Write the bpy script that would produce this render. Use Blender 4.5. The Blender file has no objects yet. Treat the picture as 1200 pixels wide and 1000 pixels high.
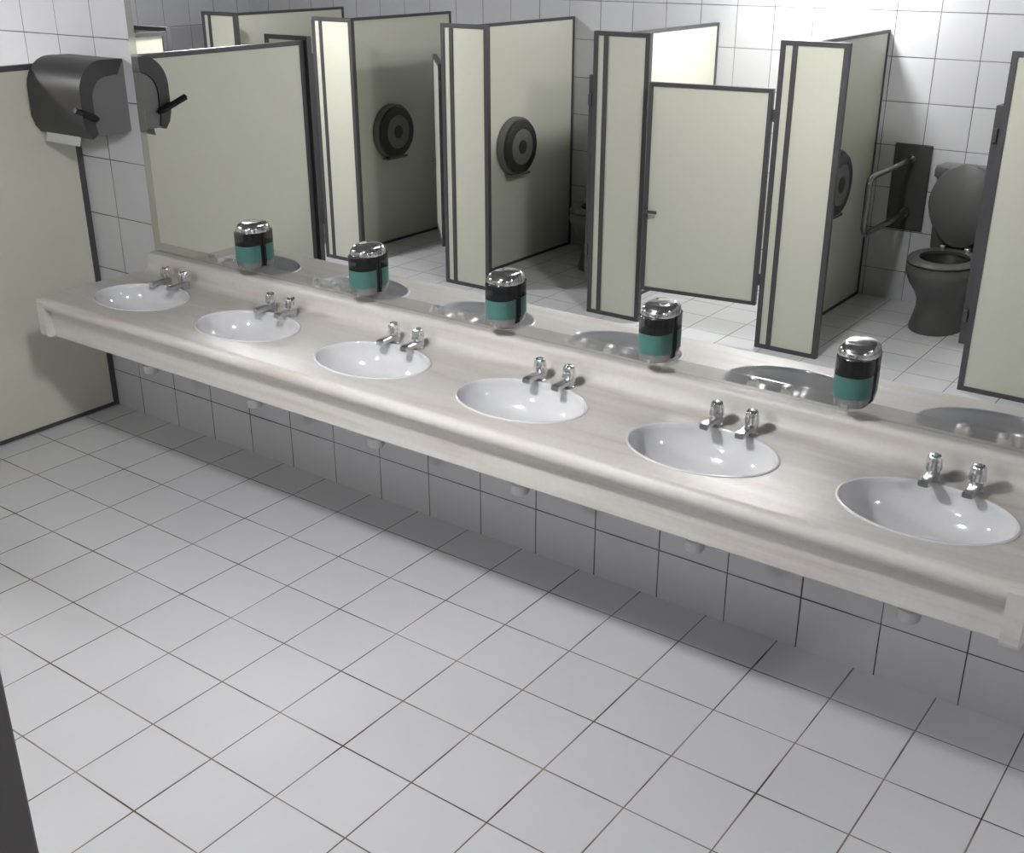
import bpy, bmesh, math
from mathutils import Vector, Matrix
pi = math.pi
U = 1.35                      # one plan unit (0.2 = one tile) in metres is 1.35

# ------------------------------------------------------------------ camera, world, lamps, exposure
scene = bpy.context.scene
COL = scene.collection
cam_d = bpy.data.cameras.new('camera'); cam = bpy.data.objects.new('camera', cam_d); COL.objects.link(cam)
cam_d.sensor_fit = 'HORIZONTAL'; cam_d.sensor_width = 36.0
cam_d.lens = 1327.72 / 1200 * 36.0
cam_d.clip_start = 0.05
Rr = Vector((0.8055558, 0.5925198, -0.0002476)); Rd = Vector((0.2323802, -0.3163151, -0.9197521)); Rf = Vector((-0.5450498, 0.7408542, -0.3924994))
m = Matrix.Identity(4)
for i in range(3):
    m[i][0] = Rr[i]; m[i][1] = -Rd[i]; m[i][2] = -Rf[i]
m[0][3], m[1][3], m[2][3] = 1.8993*U, -2.3580*U, 1.6295*U
cam.matrix_world = m
scene.camera = cam

world = bpy.data.worlds.new('world'); scene.world = world; world.use_nodes = True
world.node_tree.nodes['Background'].inputs[0].default_value = (0.9, 0.95, 1.0, 1)
world.node_tree.nodes['Background'].inputs[1].default_value = 0.0
scene.view_settings.view_transform = 'Standard'; scene.view_settings.look = 'None'
scene.view_settings.exposure = 0.0; scene.view_settings.gamma = 1.0; scene.view_settings.use_curve_mapping = False
cy = scene.cycles
cy.max_bounces = 10; cy.diffuse_bounces = 2; cy.glossy_bounces = 6; cy.transmission_bounces = 8
cy.caustics_reflective = False; cy.blur_glossy = 0.0; cy.sample_clamp_indirect = 0.0
cy.use_denoising = True

CEIL = 1.80
# (x, y, power factor, label)
LAMPS = [(-2.48, -1.22, 1.3, 'white globe ceiling lamp over the far end of the aisle'),
         (0.30, -1.12, 1.0, 'white globe ceiling lamp over the aisle in front of the fourth basin'),
         (3.15, -1.12, .6, 'white globe ceiling lamp over the near end of the aisle'),
         (-0.22, -2.70, 1.0, 'white globe ceiling lamp over the cubicle with the closed door')]
LAMP_POWER = 246.0             # emission of the diffusers
LAMP_R = 0.080

# ------------------------------------------------------------------ materials
def newmat(name):
    mt = bpy.data.materials.new(name); mt.use_nodes = True
    return mt, mt.node_tree, mt.node_tree.nodes['Principled BSDF']

def plain(name, col, rough=0.5, metal=0.0, coat=0.0, trans=0.0, noise=0.0, nscale=20.0, ior=1.45, spec=None, alpha=1.0):
    mt, nt, b = newmat(name)
    b.inputs['Base Color'].default_value = (*col, 1); b.inputs['Roughness'].default_value = rough
    b.inputs['Metallic'].default_value = metal; b.inputs['Coat Weight'].default_value = coat
    b.inputs['Transmission Weight'].default_value = trans; b.inputs['IOR'].default_value = ior
    b.inputs['Alpha'].default_value = alpha
    if spec is not None: b.inputs['Specular IOR Level'].default_value = spec
    if noise > 0:
        tc = nt.nodes.new('ShaderNodeTexCoord'); n = nt.nodes.new('ShaderNodeTexNoise'); n.inputs['Scale'].default_value = nscale; n.inputs['Detail'].default_value = 4
        r = nt.nodes.new('ShaderNodeMapRange'); r.inputs[3].default_value = 1 - noise; r.inputs[4].default_value = 1 + noise
        mx = nt.nodes.new('ShaderNodeMix'); mx.data_type = 'RGBA'; mx.blend_type = 'MULTIPLY'; mx.inputs[0].default_value = 1
        mx.inputs[6].default_value = (*col, 1)
        nt.links.new(tc.outputs['Object'], n.inputs['Vector']); nt.links.new(n.outputs['Fac'], r.inputs[0])
        nt.links.new(r.outputs[0], mx.inputs[7]); nt.links.new(mx.outputs[2], b.inputs['Base Color'])
    return mt

def tile_mat(name, axes, x0, y0, col, grout, rough=0.22, gw=0.0035, var=0.03):
    """square tiles 0.2 units, lines at x0+0.2n / y0+0.2n along the two axes, object space"""
    mt, nt, b = newmat(name)
    N = nt.nodes; L = nt.links
    tc = N.new('ShaderNodeTexCoord'); sp = N.new('ShaderNodeSeparateXYZ'); L.new(tc.outputs['Object'], sp.inputs[0])
    def M(op, a, bb=None, cc=None):
        n = N.new('ShaderNodeMath'); n.operation = op
        for i, v in enumerate((a, bb, cc)):
            if v is None: continue
            if isinstance(v, (int, float)): n.inputs[i].default_value = v
            else: L.new(v, n.inputs[i])
        return n.outputs[0]
    T = 0.2*U
    wob = N.new('ShaderNodeTexNoise'); wob.inputs['Scale'].default_value = 6; L.new(tc.outputs['Object'], wob.inputs['Vector'])
    w = M('MULTIPLY', M('SUBTRACT', wob.outputs['Fac'], 0.5), 0.004)
    ds = []; ids = []
    for ax, o in zip(axes, (x0, y0)):
        u = M('ADD', M('DIVIDE', M('SUBTRACT', sp.outputs[ax], o*U), T), w)
        fl = M('FLOOR', u); ids.append(fl)
        fr = M('SUBTRACT', u, fl)
        ds.append(M('MULTIPLY', M('MINIMUM', fr, M('SUBTRACT', 1.0, fr)), 0.2))
    # grout width varies along each line and dirt clings to some stretches
    nz = N.new('ShaderNodeTexNoise'); nz.inputs['Scale'].default_value = 2.3; nz.inputs['Detail'].default_value = 3; L.new(tc.outputs['Object'], nz.inputs['Vector'])
    gwn = M('MULTIPLY', M('ADD', M('MULTIPLY', nz.outputs['Fac'], 1.5), 0.25), gw/2)
    d = M('MINIMUM', ds[0], ds[1])
    sm = N.new('ShaderNodeMapRange'); sm.interpolation_type = 'SMOOTHSTEP'
    L.new(M('DIVIDE', d, gwn), sm.inputs[0]); sm.inputs[1].default_value = 0.6; sm.inputs[2].default_value = 1.35; sm.inputs[3].default_value = 1; sm.inputs[4].default_value = 0
    # tile to tile variation
    cmb = N.new('ShaderNodeCombineXYZ'); L.new(ids[0], cmb.inputs[0]); L.new(ids[1], cmb.inputs[1])
    wn = N.new('ShaderNodeTexWhiteNoise'); L.new(cmb.outputs[0], wn.inputs['Vector'])
    cl = N.new('ShaderNodeTexNoise'); cl.inputs['Scale'].default_value = 5; cl.inputs['Detail'].default_value = 5; L.new(tc.outputs['Object'], cl.inputs['Vector'])
    v = M('ADD', M('MULTIPLY', M('SUBTRACT', wn.outputs['Value'], 0.5), var*1.4), M('MULTIPLY', M('SUBTRACT', cl.outputs['Fac'], 0.5), var*2))
    v = M('ADD', v, 1.0)
    tint = N.new('ShaderNodeMix'); tint.data_type = 'RGBA'; tint.blend_type = 'MULTIPLY'; tint.inputs[0].default_value = 1; tint.inputs[6].default_value = (*col, 1)
    cv = N.new('ShaderNodeCombineXYZ'); [L.new(v, cv.inputs[i]) for i in range(3)]
    L.new(cv.outputs[0], tint.inputs[7])
    g2 = N.new('ShaderNodeTexNoise'); g2.inputs['Scale'].default_value = 3.7; g2.inputs['Detail'].default_value = 4; L.new(tc.outputs['Object'], g2.inputs['Vector'])
    gr = N.new('ShaderNodeMapRange'); L.new(g2.outputs['Fac'], gr.inputs[0]); gr.inputs[1].default_value = 0.36; gr.inputs[2].default_value = 0.62
    gc = N.new('ShaderNodeMix'); gc.data_type = 'RGBA'; L.new(gr.outputs[0], gc.inputs[0]); gc.inputs[6].default_value = (*grout[0], 1); gc.inputs[7].default_value = (*grout[1], 1)
    fin = N.new('ShaderNodeMix'); fin.data_type = 'RGBA'; L.new(sm.outputs[0], fin.inputs[0]); L.new(tint.outputs[2], fin.inputs[6]); L.new(gc.outputs[2], fin.inputs[7])
    L.new(fin.outputs[2], b.inputs['Base Color'])
    rg = N.new('ShaderNodeMapRange'); L.new(sm.outputs[0], rg.inputs[0]); rg.inputs[3].default_value = rough; rg.inputs[4].default_value = 0.85; L.new(rg.outputs[0], b.inputs['Roughness'])
    bp = N.new('ShaderNodeBump'); bp.inputs['Distance'].default_value = 0.002; bp.inputs['Strength'].default_value = 0.6; bp.invert = True
    L.new(sm.outputs[0], bp.inputs['Height']); L.new(bp.outputs[0], b.inputs['Normal'])
    return mt

def stone_mat(name):
    """pale travertine-like laminate with soft streaks along the counter and sheet seams"""
    mt, nt, b = newmat(name); N = nt.nodes; L = nt.links
    tc = N.new('ShaderNodeTexCoord')
    mp = N.new('ShaderNodeMapping'); mp.inputs['Scale'].default_value = (0.9, 9, 14); mp.inputs['Rotation'].default_value = (0, 0, 0.05); L.new(tc.outputs['Object'], mp.inputs[0])
    n1 = N.new('ShaderNodeTexNoise'); n1.inputs['Scale'].default_value = 1.6; n1.inputs['Detail'].default_value = 6; n1.inputs['Distortion'].default_value = 0.6; L.new(mp.outputs[0], n1.inputs['Vector'])
    r1 = N.new('ShaderNodeValToRGB'); cr = r1.color_ramp
    cr.elements[0].position = 0.28; cr.elements[0].color = (0.55, 0.495, 0.45, 1); cr.elements[1].position = 0.62; cr.elements[1].color = (0.665, 0.645, 0.615, 1)
    e = cr.elements.new(0.44); e.color = (0.615, 0.58, 0.545, 1)
    L.new(n1.outputs['Fac'], r1.inputs[0])
    n2 = N.new('ShaderNodeTexNoise'); n2.inputs['Scale'].default_value = 60; n2.inputs['Detail'].default_value = 2; L.new(tc.outputs['Object'], n2.inputs['Vector'])
    r2 = N.new('ShaderNodeMapRange'); L.new(n2.outputs['Fac'], r2.inputs[0]); r2.inputs[3].default_value = 0.94; r2.inputs[4].default_value = 1.06
    mx = N.new('ShaderNodeMix'); mx.data_type = 'RGBA'; mx.blend_type = 'MULTIPLY'; mx.inputs[0].default_value = 1; L.new(r1.outputs[0], mx.inputs[6]); L.new(r2.outputs[0], mx.inputs[7])
    L.new(mx.outputs[2], b.inputs['Base Color'])
    b.inputs['Roughness'].default_value = 0.40; b.inputs['Specular IOR Level'].default_value = 0.32
    return mt

TILE = (0.60, 0.60, 0.625)
GRF = ((0.06, 0.045, 0.035), (0.30, 0.27, 0.24)); GRW = ((0.06, 0.045, 0.04), (0.22, 0.195, 0.18))
M_floor = tile_mat('floor_tiles', (0, 1), 0.0, -0.1503, (0.68, 0.68, 0.70), GRF, rough=0.42)
M_wall = tile_mat('wall_tiles_long', (0, 2), 0.0491, 0.1447, TILE, GRW, rough=0.28)
M_side = tile_mat('wall_tiles_side', (1, 2), -0.05, 0.1447, TILE, GRW, rough=0.28)
M_ceil = plain('ceiling_paint', (0.22, 0.22, 0.215), 0.9, noise=0.02)
M_board = plain('cream_laminate', (0.66, 0.665, 0.56), 0.42, noise=0.02, nscale=40)
M_frame = plain('dark_grey_aluminium', (0.085, 0.083, 0.088), 0.42, metal=0.15)
M_alu = plain('silver_aluminium', (0.55, 0.55, 0.57), 0.35, metal=0.4)
M_stone = stone_mat('counter_laminate')
M_porc = plain('white_porcelain', (0.74, 0.745, 0.765), 0.09, coat=0.6)
M_plastic_w = plain('white_plastic', (0.62, 0.62, 0.62), 0.35)
M_chrome = plain('chrome', (0.74, 0.74, 0.75), 0.12, metal=1.0)
M_chrome_s = plain('satin_chrome', (0.62, 0.62, 0.63), 0.3, metal=1.0)
M_mirror = plain('mirror_glass', (0.93, 0.94, 0.935), 0.0, metal=1.0)
M_strip = plain('frosted_mirror_edge', (0.62, 0.62, 0.60), 0.10, metal=0.82)
M_black = plain('black_plastic', (0.012, 0.012, 0.013), 0.55)
M_smoke = plain('smoked_plastic', (0.042, 0.041, 0.041), 0.42)
M_smokeface = plain('smoked_window', (0.028, 0.026, 0.027), 0.16)
M_window = plain('smoked_clear_window', (0.02, 0.02, 0.022), 0.08, alpha=0.7)
M_grey = plain('mid_grey_plastic', (0.175, 0.172, 0.172), 0.5)
M_soap = plain('green_soap', (0.075, 0.195, 0.175), 0.35)
M_soapbase = plain('grey_soap_base', (0.32, 0.31, 0.32), 0.2, metal=0.5)
M_paper = plain('paper', (0.62, 0.62, 0.61), 0.9)
M_toilet = plain('grey_porcelain', (0.10, 0.10, 0.10), 0.33)
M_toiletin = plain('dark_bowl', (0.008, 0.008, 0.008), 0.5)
M_steel = plain('dark_steel', (0.22, 0.22, 0.225), 0.25, metal=0.9)
M_post = plain('grey_post_paint', (0.165, 0.158, 0.158), 0.55)
M_clear = plain('grey_clear_plastic', (0.17, 0.17, 0.16), 0.2)
def lamp_mat(k):
    mt, nt, b = newmat('lamp_diffuser'); b.inputs['Base Color'].default_value = (0.8, 0.8, 0.8, 1)
    b.inputs['Emission Color'].default_value = (1.0, 0.995, 1.0, 1); b.inputs['Emission Strength'].default_value = LAMP_POWER*k
    return mt

# ------------------------------------------------------------------ object helpers
def obj(name, bm, mat, parent=None, smooth=False, ang=40):
    bmesh.ops.recalc_face_normals(bm, faces=bm.faces)
    me = bpy.data.meshes.new(name)
    for v in bm.verts: v.co *= U
    bm.to_mesh(me); bm.free()
    me.materials.append(mat)
    o = bpy.data.objects.new(name, me); COL.objects.link(o)
    if smooth:
        for p in me.polygons: p.use_smooth = True
        me.set_sharp_from_angle(angle=math.radians(ang))
    if parent: o.parent = parent
    return o
def tag(o, label, cat=None, group=None):
    o['label'] = label
    if cat: o['category'] = cat
    if group: o['group'] = group
    return o
def struct(name, bm, mat): o = obj(name, bm, mat); o['kind'] = 'structure'; return o
def thing(name, label, cat, loc=(0, 0, 0), rz=0.0, group=None):
    o = bpy.data.objects.new(name, None); COL.objects.link(o); o.empty_display_size = 0.05
    o.location = Vector(loc)*U; o.rotation_euler = (0, 0, rz)
    return tag(o, label, cat, group)
def dup(root, loc, label, rz=None):
    r = root.copy(); COL.objects.link(r); r.location = Vector(loc)*U; r['label'] = label
    if rz is not None: r.rotation_euler = (0, 0, rz)
    for ch in list(root.children):
        c = ch.copy(); COL.objects.link(c); c.parent = r
        for g in list(ch.children):
            d = g.copy(); COL.objects.link(d); d.parent = c
    return r

def box(bm, x0, x1, y0, y1, z0, z1, bev=0.0, seg=2):
    r = bmesh.ops.create_cube(bm, size=1)
    for v in r['verts']:
        v.co = Vector((x0 + (v.co.x+.5)*(x1-x0), y0 + (v.co.y+.5)*(y1-y0), z0 + (v.co.z+.5)*(z1-z0)))
    if bev > 0:
        es = list({e for v in r['verts'] for e in v.link_edges})
        bmesh.ops.bevel(bm, geom=es, offset=bev, segments=seg, profile=0.5, affect='EDGES')
    return bm
def B(*a, **k): return box(bmesh.new(), *a, **k)
def loft(bm, rings, cap0=True, cap1=True, close=True):
    vs = [[bm.verts.new(p) for p in r] for r in rings]
    n = len(vs[0])
    for a, b2 in zip(vs[:-1], vs[1:]):
        for i in range(n if close else n-1):
            j = (i+1) % n
            bm.faces.new((a[i], a[j], b2[j], b2[i]))
    if cap0: bm.faces.new(vs[0][::-1])
    if cap1: bm.faces.new(vs[-1])
    return vs
def ell(cx, cyy, z, rx, ry, n=48, p=2.0):
    o = []
    for i in range(n):
        a = 2*pi*i/n; c, s = math.cos(a), math.sin(a)
        o.append((cx + rx*math.copysign(abs(c)**(2/p), c), cyy + ry*math.copysign(abs(s)**(2/p), s), z))
    return o
def prism_x(bm, prof, x0, x1):      # prof in (y,z)
    return loft(bm, [[(x0, y, z) for y, z in prof], [(x1, y, z) for y, z in prof]])
def tube(bm, pts, r, n=14, cap=True):
    pts = [Vector(p) for p in pts]; rings = []
    up = Vector((0, 0, 1))
    t0 = (pts[1]-pts[0]).normalized()
    if abs(t0.dot(up)) > .9: up = Vector((1, 0, 0))
    nrm = (up - t0*up.dot(t0)).normalized()
    for i, p in enumerate(pts):
        t = (pts[min(i+1, len(pts)-1)] - pts[max(i-1, 0)]).normalized()
        nrm = (nrm - t*nrm.dot(t)).normalized(); bi = t.cross(nrm)
        rr = r[i] if isinstance(r, (list, tuple)) else r
        rings.append([tuple(p + (nrm*math.cos(2*pi*k/n) + bi*math.sin(2*pi*k/n))*rr) for k in range(n)])
    return loft(bm, rings, cap, cap)

# ------------------------------------------------------------------ the room
XL, XR, YB = -4.345, 4.2, -3.15
struct('floor', B(XL-.1, XR+.1, YB-.1, .1, -.1, 0), M_floor)
struct('ceiling', B(XL-.1, XR+.1, YB-.1, .1, CEIL, CEIL+.1), M_ceil)
struct('wall_mirror_side', B(XL-.1, XR+.1, 0, .1, 0, CEIL), M_wall)
struct('wall_cubicle_side', B(XL-.1, XR+.1, YB-.1, YB, 0, CEIL), M_wall)
struct('wall_left', B(XL-.1, XL, YB, 0, 0, CEIL), M_side)
struct('wall_right', B(XR, XR+.1, YB, 0, 0, CEIL), M_side)

# ------------------------------------------------------------------ ceiling lamps
for i, (x, y, pw, lab) in enumerate(LAMPS):
    t = thing('ceiling_lamp', lab, 'lamp', (x, y, CEIL), group='globe ceiling lamps')
    bm = bmesh.new(); R1 = LAMP_R
    loft(bm, [ell(0, 0, 0, .050, .050), ell(0, 0, -.014, .050, .050), ell(0, 0, -.022, .044, .044), ell(0, 0, -.028, .038, .038)])
    obj('mount', bm, M_alu, t, True)
    bm = bmesh.new(); loft(bm, [ell(0, 0, -.070 + .048*math.cos(pi*k/16), R1*math.sin(pi*k/16), R1*math.sin(pi*k/16), 32) for k in range(1, 16)])
    ob = obj('globe', bm, lamp_mat(pw), t, True, 80)

# ------------------------------------------------------------------ framed panels
FW, FT = 0.022, 0.024
def framed(parent, w, h, splits=(), t=FT, fw=FW, board_t=0.016, name_b='board'):
    """panel in local x (0..w), z(0..h), y centred; frame with mullions centred at splits"""
    bm = bmesh.new()
    box(bm, 0, fw, -t/2, t/2, 0, h); box(bm, w-fw, w, -t/2, t/2, 0, h)
    box(bm, fw, w-fw, -t/2, t/2, 0, fw*.85); box(bm, fw, w-fw, -t/2, t/2, h-fw*.85, h)
    for s in splits: box(bm, s-fw*.5, s+fw*.5, -t/2, t/2, fw*.85, h-fw*.85)
    fo = obj('frame', bm, M_frame, parent)
    edges = [fw] + [e for s in splits for e in (s-fw*.5, s+fw*.5)] + [w-fw]
    for a, b2 in zip(edges[::2], edges[1::2]):
        obj(name_b, B(a, b2, -board_t/2, board_t/2, fw*.85, h-fw*.85), M_board, parent)
    return fo

DIV = [0.018 - .8727*k for k in range(-1, 5)]       # +.891, .018, -.855, -1.727, -2.600, -3.473
ZT, ZP = 1.262, 1.278
YF = -2.09
dlab = ['cream divider panel at the near right edge of the mirror view', 'cream divider panel left of the cubicle with the raised toilet lid', 'brightly lit cream divider panel behind the closed cubicle door',
        'cream divider panel carrying the well lit paper drum', 'cream divider panel carrying the shadowed paper drum', 'far left cream divider panel of the cubicle row']
plab = ['cream front post panel at the right edge of the mirror view', 'cream front post panel to the right of the closed cubicle door', 'cream front post panel to the left of the closed cubicle door',
        'cream front post panel at the front of the divider with the well lit paper drum', 'brightest cream front post panel, at the front of the divider with the shadowed paper drum', 'farthest cream front post panel of the cubicle row, seen over the aisle screen']
first = None; split_p = []
for x, l1, l2 in zip(DIV, dlab, plab):
    L = abs(YB - YF) - .014
    if first is None:
        d = thing('cubicle_divider', l1, 'partition', (x, YB, 0), pi/2, 'cubicle dividers')
        framed(d, L, ZT, fw=.017)
        p = thing('cubicle_pilaster', l2, 'partition', (x-.055, YF, 0), 0, 'cubicle front posts')
        framed(p, .283, ZP)
        first = (d, p)
    else:
        dup(first[0], (x, YB, 0), l1)
        if len(split_p) == 0:
            p = thing('cubicle_pilaster', l2, 'partition', (x-.055, YF, 0), 0, 'cubicle front posts')
            framed(p, .283, ZP, splits=(.063,)); split_p.append(p)
        else: dup(split_p[0], (x-.055, YF, 0), l2)

# cubicle doors, hinged on the right hand post (its left edge); angle 0 = closed
HD, WD, ZD = .905, .535, .185
def door_thing(x, ang, label):
    t = thing('cubicle_door', label, 'door', (x-.055-.0145, YF, ZD), pi+math.radians(ang), 'cubicle doors')
    return t
t = door_thing(DIV[1], -8, 'closed cream cubicle door with a short dark handle, slightly ajar')
framed(t, WD, HD, fw=.019)
bm = bmesh.new(); box(bm, WD-.068, WD-.004, -.034, -.026, .352, .366, .003); box(bm, WD-.02, WD-.008, -.028, -.01, .353, .365)
obj('handle', bm, M_frame, t)
for z in (.09, HD-.13):
    obj('hinge', B(-.0115, .0, -.009, .009, z, z+.05, .002), M_frame, t)
door0 = t
dup(door0, (DIV[0]-.055-.0145, YF, ZD), 'cream cubicle door swung inwards, seen edge on at the right edge of the mirror view', pi+math.radians(93))
dup(door0, (DIV[2]-.055-.0145, YF, ZD), 'cream cubicle door swung inwards, seen edge on left of the post beside the closed door', pi+math.radians(93))
dup(door0, (DIV[3]-.055-.0145, YF, ZD), 'cream cubicle door standing half open into the dark cubicle', pi+math.radians(47))
dup(door0, (DIV[4]-.055-.0145, YF, ZD), 'cream cubicle door seen as a thin lit strip beside the brightest post', pi+math.radians(30))

# aisle screens on the mirror wall, left of the counter
SY = 1.10
t = thing('aisle_screen', 'large cream screen standing on the floor left of the counter', 'partition', (-1.717, -.002, 0), -pi/2, 'screens on the mirror wall')
framed(t, SY, ZT, fw=.021)
bm = bmesh.new(); box(bm, 0, SY, .0122, .017, 0, .0045); obj('floor_channel', bm, M_alu, t)
s2 = dup(t, (-2.600, -.002, 0), 'cream screen farther left, seen over the top of the nearer aisle screen')
t = thing('screen_pilaster', 'cream post panel closing the aisle end of the nearer screen', 'partition', (-1.717-.225, -SY-.018, 0), 0, 'post panels of the aisle screens')
framed(t, .255, ZP)
dup(t, (-2.600-.246, -SY-.018, 0), 'cream post panel closing the aisle end of the farther screen')

# grey post at the left edge of the picture
bm = B(1.19, 1.333, YF-.12, YF, 0, CEIL, .002, 1)
tag(obj('steel_post', bm, M_post), 'plain grey post cutting the lower left corner of the picture', 'post')

# ------------------------------------------------------------------ mirror
x0, x1, z0, z1, bv = -1.354, 1.66, .656, 1.62, .034
t = thing('wall_mirror', 'long wall mirror above the row of washbasins', 'mirror', (0, 0, 0))
obj('glass', B(x0+bv, x1-bv, -.0060, 0, z0+bv, z1-bv), M_mirror, t)
for nm, q in (('bottom_strip', (x0, x1, z0, z0+bv)), ('top_strip', (x0, x1, z1-bv, z1)), ('side_strip', (x0, x0+bv, z0+bv, z1-bv)), ('side_strip', (x1-bv, x1, z0+bv, z1-bv))):
    obj(nm, B(q[0], q[1], -.0062, 0, q[2], q[3]), M_strip, t)

# ------------------------------------------------------------------ counter
CX0, CX1 = -1.39, 1.617
H, BA, BB, BY = .590, .176, .129, -.248
BX = [-1.122 + .4985*i for i in range(6)]
ct = thing('washbasin_counter', 'long pale stone-look washbasin counter below the mirror', 'counter', (0, -.001, 0))
def flat_holes(bm, xa, xb, ya, yb, z):
    ed = []
    c = [bm.verts.new(p) for p in ((xa, ya, z), (xb, ya, z), (xb, yb, z), (xa, yb, z))]
    ed += [bm.edges.new((c[i], c[(i+1) % 4])) for i in range(4)]
    for bx in BX:
        vs = [bm.verts.new(p) for p in ell(bx, BY, z, BA, BB, 64)]
        ed += [bm.edges.new((vs[i], vs[(i+1) % 64])) for i in range(64)]
    bmesh.ops.triangle_fill(bm, edges=ed, use_beauty=True)
    # triangle_fill may also fill the holes
    for f in list(bm.faces):
        cc = f.calc_center_median()
        if abs(cc.z-z) < 1e-5 and any(((cc.x-bx)/BA)**2 + ((cc.y-BY)/BB)**2 < .97 and all(((v.co.x-bx)/BA)**2+((v.co.y-BY)/BB)**2 < 1.02 for v in f.verts) for bx in BX):
            bm.faces.remove(f)
bm = bmesh.new(); flat_holes(bm, CX0, CX1, -.430, -.078, H)
prof = [(-.430, H)]
for i in range(1, 13):
    a = pi/2 + pi*i/12*1.0
    prof.append((-.430 + .021*math.cos(a), H-.021 + .021*math.sin(a)))
prof += [(-.396, H-.042)]
loft(bm, [[(x, y, z) for y, z in prof] for x in (CX0, CX1)], False, False, close=False)
prof2 = [(-.078, H-.0), (-.066, H+.0015), (-.056, H+.006), (-.049, H+.013), (-.044, H+.023), (-.041, H+.036), (-.0385, H+.050), (-.036, H+.058), (-.031, H+.0635), (-.024, H+.0655), (0, H+.0655)]
loft(bm, [[(x, y, z) for y, z in prof2] for x in (CX0+.035, CX1)], False, False, close=False)
# flat strip left of the backsplash end
bm.faces.new([bm.verts.new(p) for p in ((CX0, -.078, H), (CX0+.035, -.078, H), (CX0+.035, 0, H), (CX0, 0, H))])
bm.faces.new([bm.verts.new((CX0+.035, y, z)) for y, z in prof2] + [bm.verts.new((CX0+.035, 0, H))])
bmesh.ops.remove_doubles(bm, verts=bm.verts, dist=1e-6)
obj('countertop', bm, M_stone, ct, True, 50)
# apron, a little proud moulding at its top
prof3 = [(-.424, H-.042), (-.424, .463), (-.421, .459), (-.404, .459), (-.404, H-.042)]
bm = bmesh.new(); prism_x(bm, prof3, CX0+.03, CX1-.03); obj('apron', bm, M_stone, ct)
for xa in (CX0, CX1-.034):
    profe = [(-.446, H-.005), (-.452, H-.013), (-.452, .474), (-.449, .466), (-.441, .461), (-.40, .458), (-.012, .458), (-.012, H-.0425), (-.43, H-.0425), (-.43, H-.0012)]
    bm = bmesh.new(); prism_x(bm, profe, xa, xa+.034); obj('end_panel', bm, M_stone, ct)

ordn = ['first', 'second', 'third', 'fourth', 'fifth', 'sixth']
# ------------------------------------------------------------------ basins
def bowl_bm():
    bm = bmesh.new(); rings = []
    a, b2 = BA, BB
    rings.append(ell(0, 0, -.003, a+.003, b2+.003, 64)); rings.append(ell(0, 0, .0015, a+.0035, b2+.0035, 64))
    rings.append(ell(0, 0, .0032, a+.001, b2+.001, 64)); rings.append(ell(0, 0, .0030, a-.0015, b2-.0015, 64)); rings.append(ell(0, 0, .0005, a-.004, b2-.004, 64))
    for i in range(1, 15):
        th = pi/2*i/14.6
        k = math.cos(th)**.75; z = -.105*math.sin(th)
        rings.append(ell(0, 0, z, (a-.004)*k, (b2-.004)*k, 64))
    loft(bm, rings, False, False)
    return bm
def outer_bm():
    bm = bmesh.new(); rings = []
    for i in range(0, 14):
        th = pi/2*i/14
        k = math.cos(th)**.75; z = -.003-.112*math.sin(th)
        rings.append(ell(0, 0, z, (BA-.002)*k, (BB-.002)*k, 64))
    loft(bm, rings, False, True)
    return bm
bs0 = None
for i, bx in enumerate(BX):
    lab = f'white oval washbasin, {ordn[i]} from the far end of the counter' if i < 5 else 'white oval washbasin nearest the camera, at the right end of the counter'
    if bs0 is None:
        t = thing('washbasin', lab, 'washbasin', (bx, BY, H), 0, 'oval washbasins set in the counter')
        bm = bowl_bm(); bo = obj('bowl', bm, M_porc, t, True, 60)
        obj('underside', outer_bm(), M_porc, t, True)
        bm = bmesh.new(); loft(bm, [ell(0, 0, -.1035, .024, .024, 32), ell(0, 0, -.1015, .024, .024, 32), ell(0, 0, -.1005, .018, .018, 32), ell(0, 0, -.103, .012, .012, 32)], True, True)
        obj('drain', bm, M_chrome_s, t, True)
        bm = bmesh.new()
        P = [(-.112, .016), (-.175, .016), (-.175, .023), (-.205, .023), (-.207, .020), (-.226, .020), (-.228, .0245), (-.250, .0245), (-.256, .021), (-.258, .0)]
        loft(bm, [ell(0, 0, z, max(r, .001), max(r, .001), 28) for z, r in P])
        tube(bm, [(0, 0, -.19), (0, .05, -.19), (0, .13, -.19), (0, .236, -.19)], .014)
        obj('bottle_trap', bm, M_plastic_w, t, True)
        bs0 = t
    else: dup(bs0, (bx, BY, H), lab)

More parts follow.
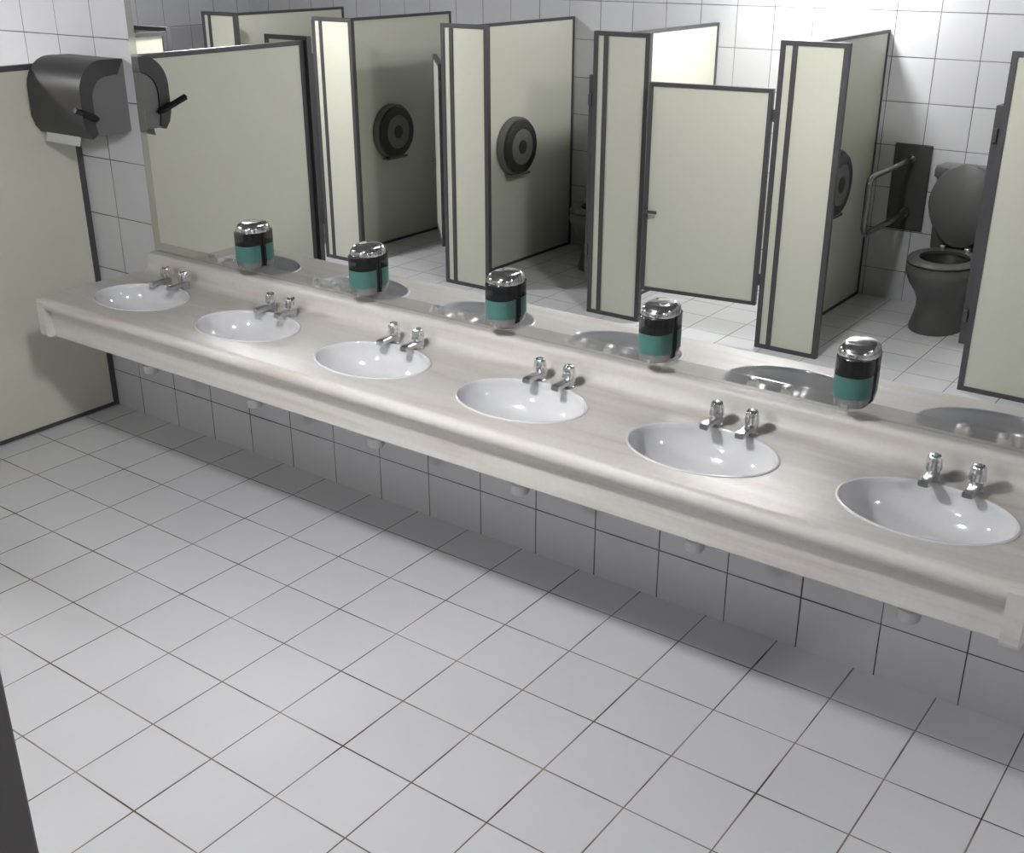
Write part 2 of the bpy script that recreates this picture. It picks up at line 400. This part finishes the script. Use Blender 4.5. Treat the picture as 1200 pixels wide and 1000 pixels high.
# ------------------------------------------------------------------ taps
def tap(loc, lab):
    t = thing('tap', lab, 'tap', loc, 0, 'chrome pillar taps behind the washbasins')
    bm = bmesh.new()
    loft(bm, [ell(0, 0, 0, .016, .016, 28), ell(0, 0, .003, .016, .016, 28), ell(0, 0, .004, .0135, .0135, 28), ell(0, 0, .022, .0135, .0135, 28), ell(0, 0, .024, .0115, .0115, 28), ell(0, 0, .028, .0115, .0115, 28)])
    obj('body', bm, M_chrome_s, t, True)
    bm = bmesh.new(); rings = []
    for y, z, w, h in ((.010, .0155, .0120, .0072), (-.012, .0158, .0115, .0072), (-.030, .016, .0098, .0066), (-.048, .0158, .0108, .0070), (-.060, .0152, .0118, .0074), (-.064, .0145, .0108, .0062)):
        rings.append([(w*c, y, z + h*s) for c, s in ((-1, -.7), (-.75, -1), (.75, -1), (1, -.7), (1, .7), (.75, 1), (-.75, 1), (-1, .7))])
    loft(bm, rings)
    obj('spout', bm, M_chrome_s, t, True, 30)
    bm = bmesh.new(); rings = []
    n = 48
    for z, r in ((.0265, .0130), (.027, .0170), (.040, .0162), (.052, .0146), (.0565, .0130), (.0585, .0105)):
        rings.append([(r*(1+.07*math.cos(8*2*pi*k/n))*math.cos(2*pi*k/n), r*(1+.07*math.cos(8*2*pi*k/n))*math.sin(2*pi*k/n), z) for k in range(n)])
    loft(bm, rings)
    kn = obj('knob', bm, M_chrome, t, True, 60)
    bm = bmesh.new(); loft(bm, [ell(0, 0, .0583, .0065, .0065, 20), ell(0, 0, .0598, .0060, .0060, 20), ell(0, 0, .0605, .004, .004, 20)])
    obj('cap', bm, M_chrome_s, kn, True)
    return t
TC = [-1.134, -.631, -.128, .375, .8785, 1.3815]
tp0 = None
for i, c in enumerate(TC):
    for s, side in ((-1, 'left'), (1, 'right')):
        bn = f'{ordn[i]} washbasin from the far end' if i < 5 else 'washbasin nearest the camera'
        lab = f'{side} chrome tap of the {bn}'
        loc = (c + s*.0445, -.103, H)
        if tp0 is None: tp0 = tap(loc, lab)
        else: dup(tp0, loc, lab)

# ------------------------------------------------------------------ soap dispensers
def halfplan(w, d, z, y_off=-.006, n=24, p=2.6):
    o = []
    for k in range(n+1):
        a = pi + pi*k/n; c, s = math.cos(a), math.sin(a)
        o.append((w*math.copysign(abs(c)**(2/p), c), y_off + d*math.copysign(abs(s)**(2/p), s), z))
    return o
def soap(loc, lab):
    t = thing('soap_dispenser', lab, 'soap dispenser', loc, 0, 'soap dispensers on the mirror')
    w, d = .041, .052
    bm = bmesh.new(); box(bm, -.0400, .0400, -.0105, 0, .004, .116, .003, 3); obj('back_plate', bm, M_black, t, True)
    bm = bmesh.new(); loft(bm, [halfplan(w, d, .0735, -.0108), halfplan(w, d, .113, -.0108)]); obj('window', bm, M_window, t, True, 50)
    bm = bmesh.new(); loft(bm, [halfplan(w, d, .0235, -.0108), halfplan(w, d, .073, -.0108)])
    so = obj('soap', bm, M_soap, t, True, 50)
    bm = bmesh.new(); loft(bm, [halfplan(w*.84, d*.80, .0, -.0108), halfplan(w*.92, d*.92, .003, -.0108), halfplan(w*.985, d*.985, .0230, -.0108)]); obj('base', bm, M_soapbase, t, True, 50)
    bm = bmesh.new(); box(bm, -.009, .009, -.060, -.035, -.002, .012, .002, 2); obj('push_lever', bm, M_chrome_s, t, True)
    bm = bmesh.new(); rings = [halfplan(w+.001, d+.001, .1120, -.0004)]
    rings.append(halfplan(w+.0015, d+.0015, .119, -.0004))
    for k in range(1, 9):
        a = pi/2*k/9
        rings.append(halfplan((w+.0015)-.018*(1-math.cos(a)), (d+.0015)-.024*(1-math.cos(a)), .119+.024*math.sin(a), -.0004))
    loft(bm, rings); obj('cap', bm, M_chrome, t, True, 60)
    return t
SX = [-.842, -.351, .149, .621, 1.119]
sp0 = None
for i, x in enumerate(SX):
    lab = ['soap dispenser farthest from the camera, chrome cap and green soap', 'second soap dispenser from the far end, green soap under a chrome cap', 'middle soap dispenser of the five on the mirror, half full of green soap',
           'soap dispenser mounted between the fourth and fifth washbasins, green soap', 'soap dispenser nearest the camera, chrome domed cap and green soap'][i]
    if sp0 is None: sp0 = soap((x, -.0064, .686), lab)
    else: dup(sp0, (x, -.0064, .686), lab)

# ------------------------------------------------------------------ paper towel dispenser
t = thing('towel_dispenser', 'dark smoked paper towel dispenser on the tiled wall above the screen', 'paper towel dispenser', (0, 0, 0))
xa, xb = -1.695, -1.405
def arc(cy_, cz, ry, rz, a0, a1, n=12): return [(cy_+ry*math.cos(a0+(a1-a0)*k/n), cz+rz*math.sin(a0+(a1-a0)*k/n)) for k in range(n+1)]
outer = [(-.004, 1.285), (-.075, 1.287)] + arc(-.085, 1.185, .093, .102, pi/2, pi, 14) + [(-.178, 1.10), (-.168, 1.068), (-.150, 1.045)]
inner = [(-.128, 1.06), (-.134, 1.09), (-.134, 1.13)] + arc(-.070, 1.165, .064, .070, pi, pi/2, 12) + [(-.045, 1.238), (-.030, 1.236), (-.004, 1.281)]
bm = bmesh.new(); prism_x(bm, outer + inner, xa, xb); obj('cover', bm, M_smoke, t, True, 30)
core = [(0, 1.28), (-.03, 1.262), (-.09, 1.255)] + arc(-.088, 1.175, .075, .075, pi/2, pi, 10) + [(-.160, 1.10), (-.135, 1.052), (-.03, 1.049), (0, 1.056)]
bm = bmesh.new(); prism_x(bm, core, xa+.004, xb-.004); obj('body', bm, M_grey, t)
bm = bmesh.new(); tube(bm, [(xb-.002, -.128, 1.106), (xb+.014, -.138, 1.111), (xb+.030, -.222, 1.147)], .0105, 4)
obj('lever', bm, M_black, t, True)
bm = bmesh.new()
pr = [(-.150, 1.058), (-.152, 1.04), (-.158, 1.017), (-.1565, 1.0165), (-.1505, 1.04), (-.1485, 1.058)]
prism_x(bm, pr, -1.665, -1.475); obj('paper_towel', bm, M_paper, t)

# ------------------------------------------------------------------ toilet paper drums
def clipped(r, zc, n=56):
    o = []
    for k in range(n):
        a = 2*pi*k/n; y, z = r*math.cos(a), r*math.sin(a)
        o.append((y, max(z, zc)))
    return o
def drum(loc, lab):
    t = thing('toilet_paper_dispenser', lab, 'toilet paper dispenser', loc, 0, 'round paper drums on the cubicle dividers')
    bm = bmesh.new(); loft(bm, [[(x, y, z) for y, z in clipped(r, -.140)] for x, r in ((0, .152), (.030, .152), (.036, .149))]); obj('housing', bm, M_clear, t, True)
    bm = bmesh.new(); loft(bm, [[(x, y, z) for y, z in clipped(r, -.132)] for x, r in ((.034, .140), (.052, .137), (.056, .130))]); obj('cover', bm, M_smoke, t, True)
    bm = bmesh.new(); loft(bm, [[(x, y, z) for y, z in clipped(r, -1)] for x, r in ((.0555, .092), (.0575, .092))]); ob = obj('paper_roll', bm, M_grey, t)
    bm = bmesh.new(); loft(bm, [[(x, y, z) for y, z in clipped(r, -1)] for x, r in ((.057, .036), (.0590, .036))]); obj('roll_core', bm, M_smoke, ob)
    bm = bmesh.new(); box(bm, .006, .046, -.085, .085, -.150, -.139); obj('tear_edge', bm, M_clear, t)
    return t
d0 = drum((DIV[3]+.0125, -2.585, .640), 'well lit grey round paper drum with the roll showing through its cover')
dup(d0, (DIV[4]+.0125, -2.585, .640), 'shadowed black round paper drum on the divider behind the brightest post')
dup(d0, (DIV[1]+.0125, -2.585, .640), 'dark round paper drum seen edge on beside the folding grab rail')

# ------------------------------------------------------------------ toilets
def toilet(loc, lab):
    t = thing('toilet', lab, 'toilet', loc, 0, 'grey toilets in the cubicles')
    bm = bmesh.new()
    S = [(0, .280, .120, .195), (.012, .281, .120, .195), (.05, .284, .110, .180), (.10, .288, .099, .166), (.145, .30, .097, .164), (.185, .315, .110, .176), (.225, .328, .136, .190), (.262, .335, .150, .196), (.285, .336, .153, .197), (.290, .336, .149, .194), (.312, .336, .151, .196)]
    rings = [ell(0, cyy, z, rx, ry, 56, 2.15) for z, cyy, rx, ry in S]
    rings += [ell(0, .328, .312, .114, .135, 56)]
    loft(bm, rings, True, False)
    obj('bowl', bm, M_toilet, t, True, 60)
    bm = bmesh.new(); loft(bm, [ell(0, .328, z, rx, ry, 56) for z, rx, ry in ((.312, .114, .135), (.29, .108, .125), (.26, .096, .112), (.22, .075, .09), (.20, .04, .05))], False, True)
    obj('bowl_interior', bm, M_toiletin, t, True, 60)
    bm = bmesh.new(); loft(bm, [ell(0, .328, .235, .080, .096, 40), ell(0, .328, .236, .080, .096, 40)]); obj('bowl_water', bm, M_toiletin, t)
    bm = bmesh.new(); box(bm, -.115, .115, .012, .20, .200, .300, .02, 3); obj('shelf', bm, M_toilet, t, True)
    bm = bmesh.new()
    loft(bm, [ell(0, .328, .314, .112, .130, 56), ell(0, .336, .314, .150, .196, 56), ell(0, .336, .322, .157, .202, 56), ell(0, .336, .331, .151, .196, 56), ell(0, .333, .334, .134, .170, 56), ell(0, .328, .330, .109, .126, 56), ell(0, .328, .314, .112, .130, 56)], False, False)
    obj('seat', bm, M_toilet, t, True, 60)
    bm = bmesh.new(); rings = []
    for off, k in ((0, .96), (.004, 1.0), (.012, 1.0), (.016, .96)):
        rr = []
        for i in range(56):
            a = 2*pi*i/56; x = .154*k*math.cos(a); zz = .188*k*math.sin(a)
            tp = 1 - .12*max(0, -zz/.188)
            rr.append((x*tp, .166 + off - (.53+zz-.34)*.03, .532 + zz))
        rings.append(rr)
    loft(bm, rings)
    obj('lid', bm, M_toilet, t, True, 60)
    for x in (-.055, .055): obj('hinge', B(x-.012, x+.012, .160, .205, .322, .352, .006, 2), M_chrome_s, t, True)
    bm = bmesh.new(); rings = []
    for z, rx, ry in ((.300, .125, .060), (.32, .135, .066), (.60, .146, .070), (.640, .147, .071)):
        rings.append(ell(0, .004+.072, z, rx, ry, 40, 6))
    loft(bm, rings); obj('cistern', bm, M_toilet, t, True)
    bm = bmesh.new(); rings = []
    for z, rx, ry in ((.640, .156, .073), (.645, .162, .075), (.676, .162, .075), (.690, .157, .072), (.696, .142, .060)):
        rings.append(ell(0, .002+.075, z, rx, ry, 40, 5))
    loft(bm, rings); obj('cistern_lid', bm, M_toilet, t, True)
    bm = bmesh.new(); tube(bm, [(.0, .075, .696), (.0, .075, .706)], .012, 20); obj('flush_button', bm, M_chrome, t, True)
    return t
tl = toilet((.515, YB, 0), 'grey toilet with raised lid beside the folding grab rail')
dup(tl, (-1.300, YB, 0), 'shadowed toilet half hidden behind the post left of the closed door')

# ------------------------------------------------------------------ grab rail
t = thing('grab_rail', 'folding tubular grab rail on a dark rectangular wall plate', 'grab rail', (0, 0, 0))
bm = B(.122, .300, YB, YB+.012, .352, .760, .006, 2); obj('wall_plate', bm, plain('plate_grey', (0.06, 0.06, 0.06), 0.45), t)
pts = [(.212, YB+.010, .690), (.212, YB+.05, .690)]
pts += [(.205, -2.66 + 0, .684)]
for k in range(0, 7):
    a = pi/2 - pi/2*k/6; pts.append((.203, -2.65+.045*math.cos(a), .638+.045*math.sin(a)))
for k in range(0, 7):
    a = -pi/2*k/6; pts.append((.203, -2.65+.045*math.cos(a), .472+.045*math.sin(a)))
pts += [(.207, -2.75, .428), (.214, YB+.05, .440), (.214, YB+.010, .440)]
bm = bmesh.new(); tube(bm, pts, .0135, 16); obj('rail', bm, M_steel, t, True, 60)
for z in (.690, .440):
    bm = bmesh.new(); tube(bm, [(.212, YB+.010, z), (.212, YB+.026, z)], .022, 20); obj('flange', bm, M_steel, t, True)
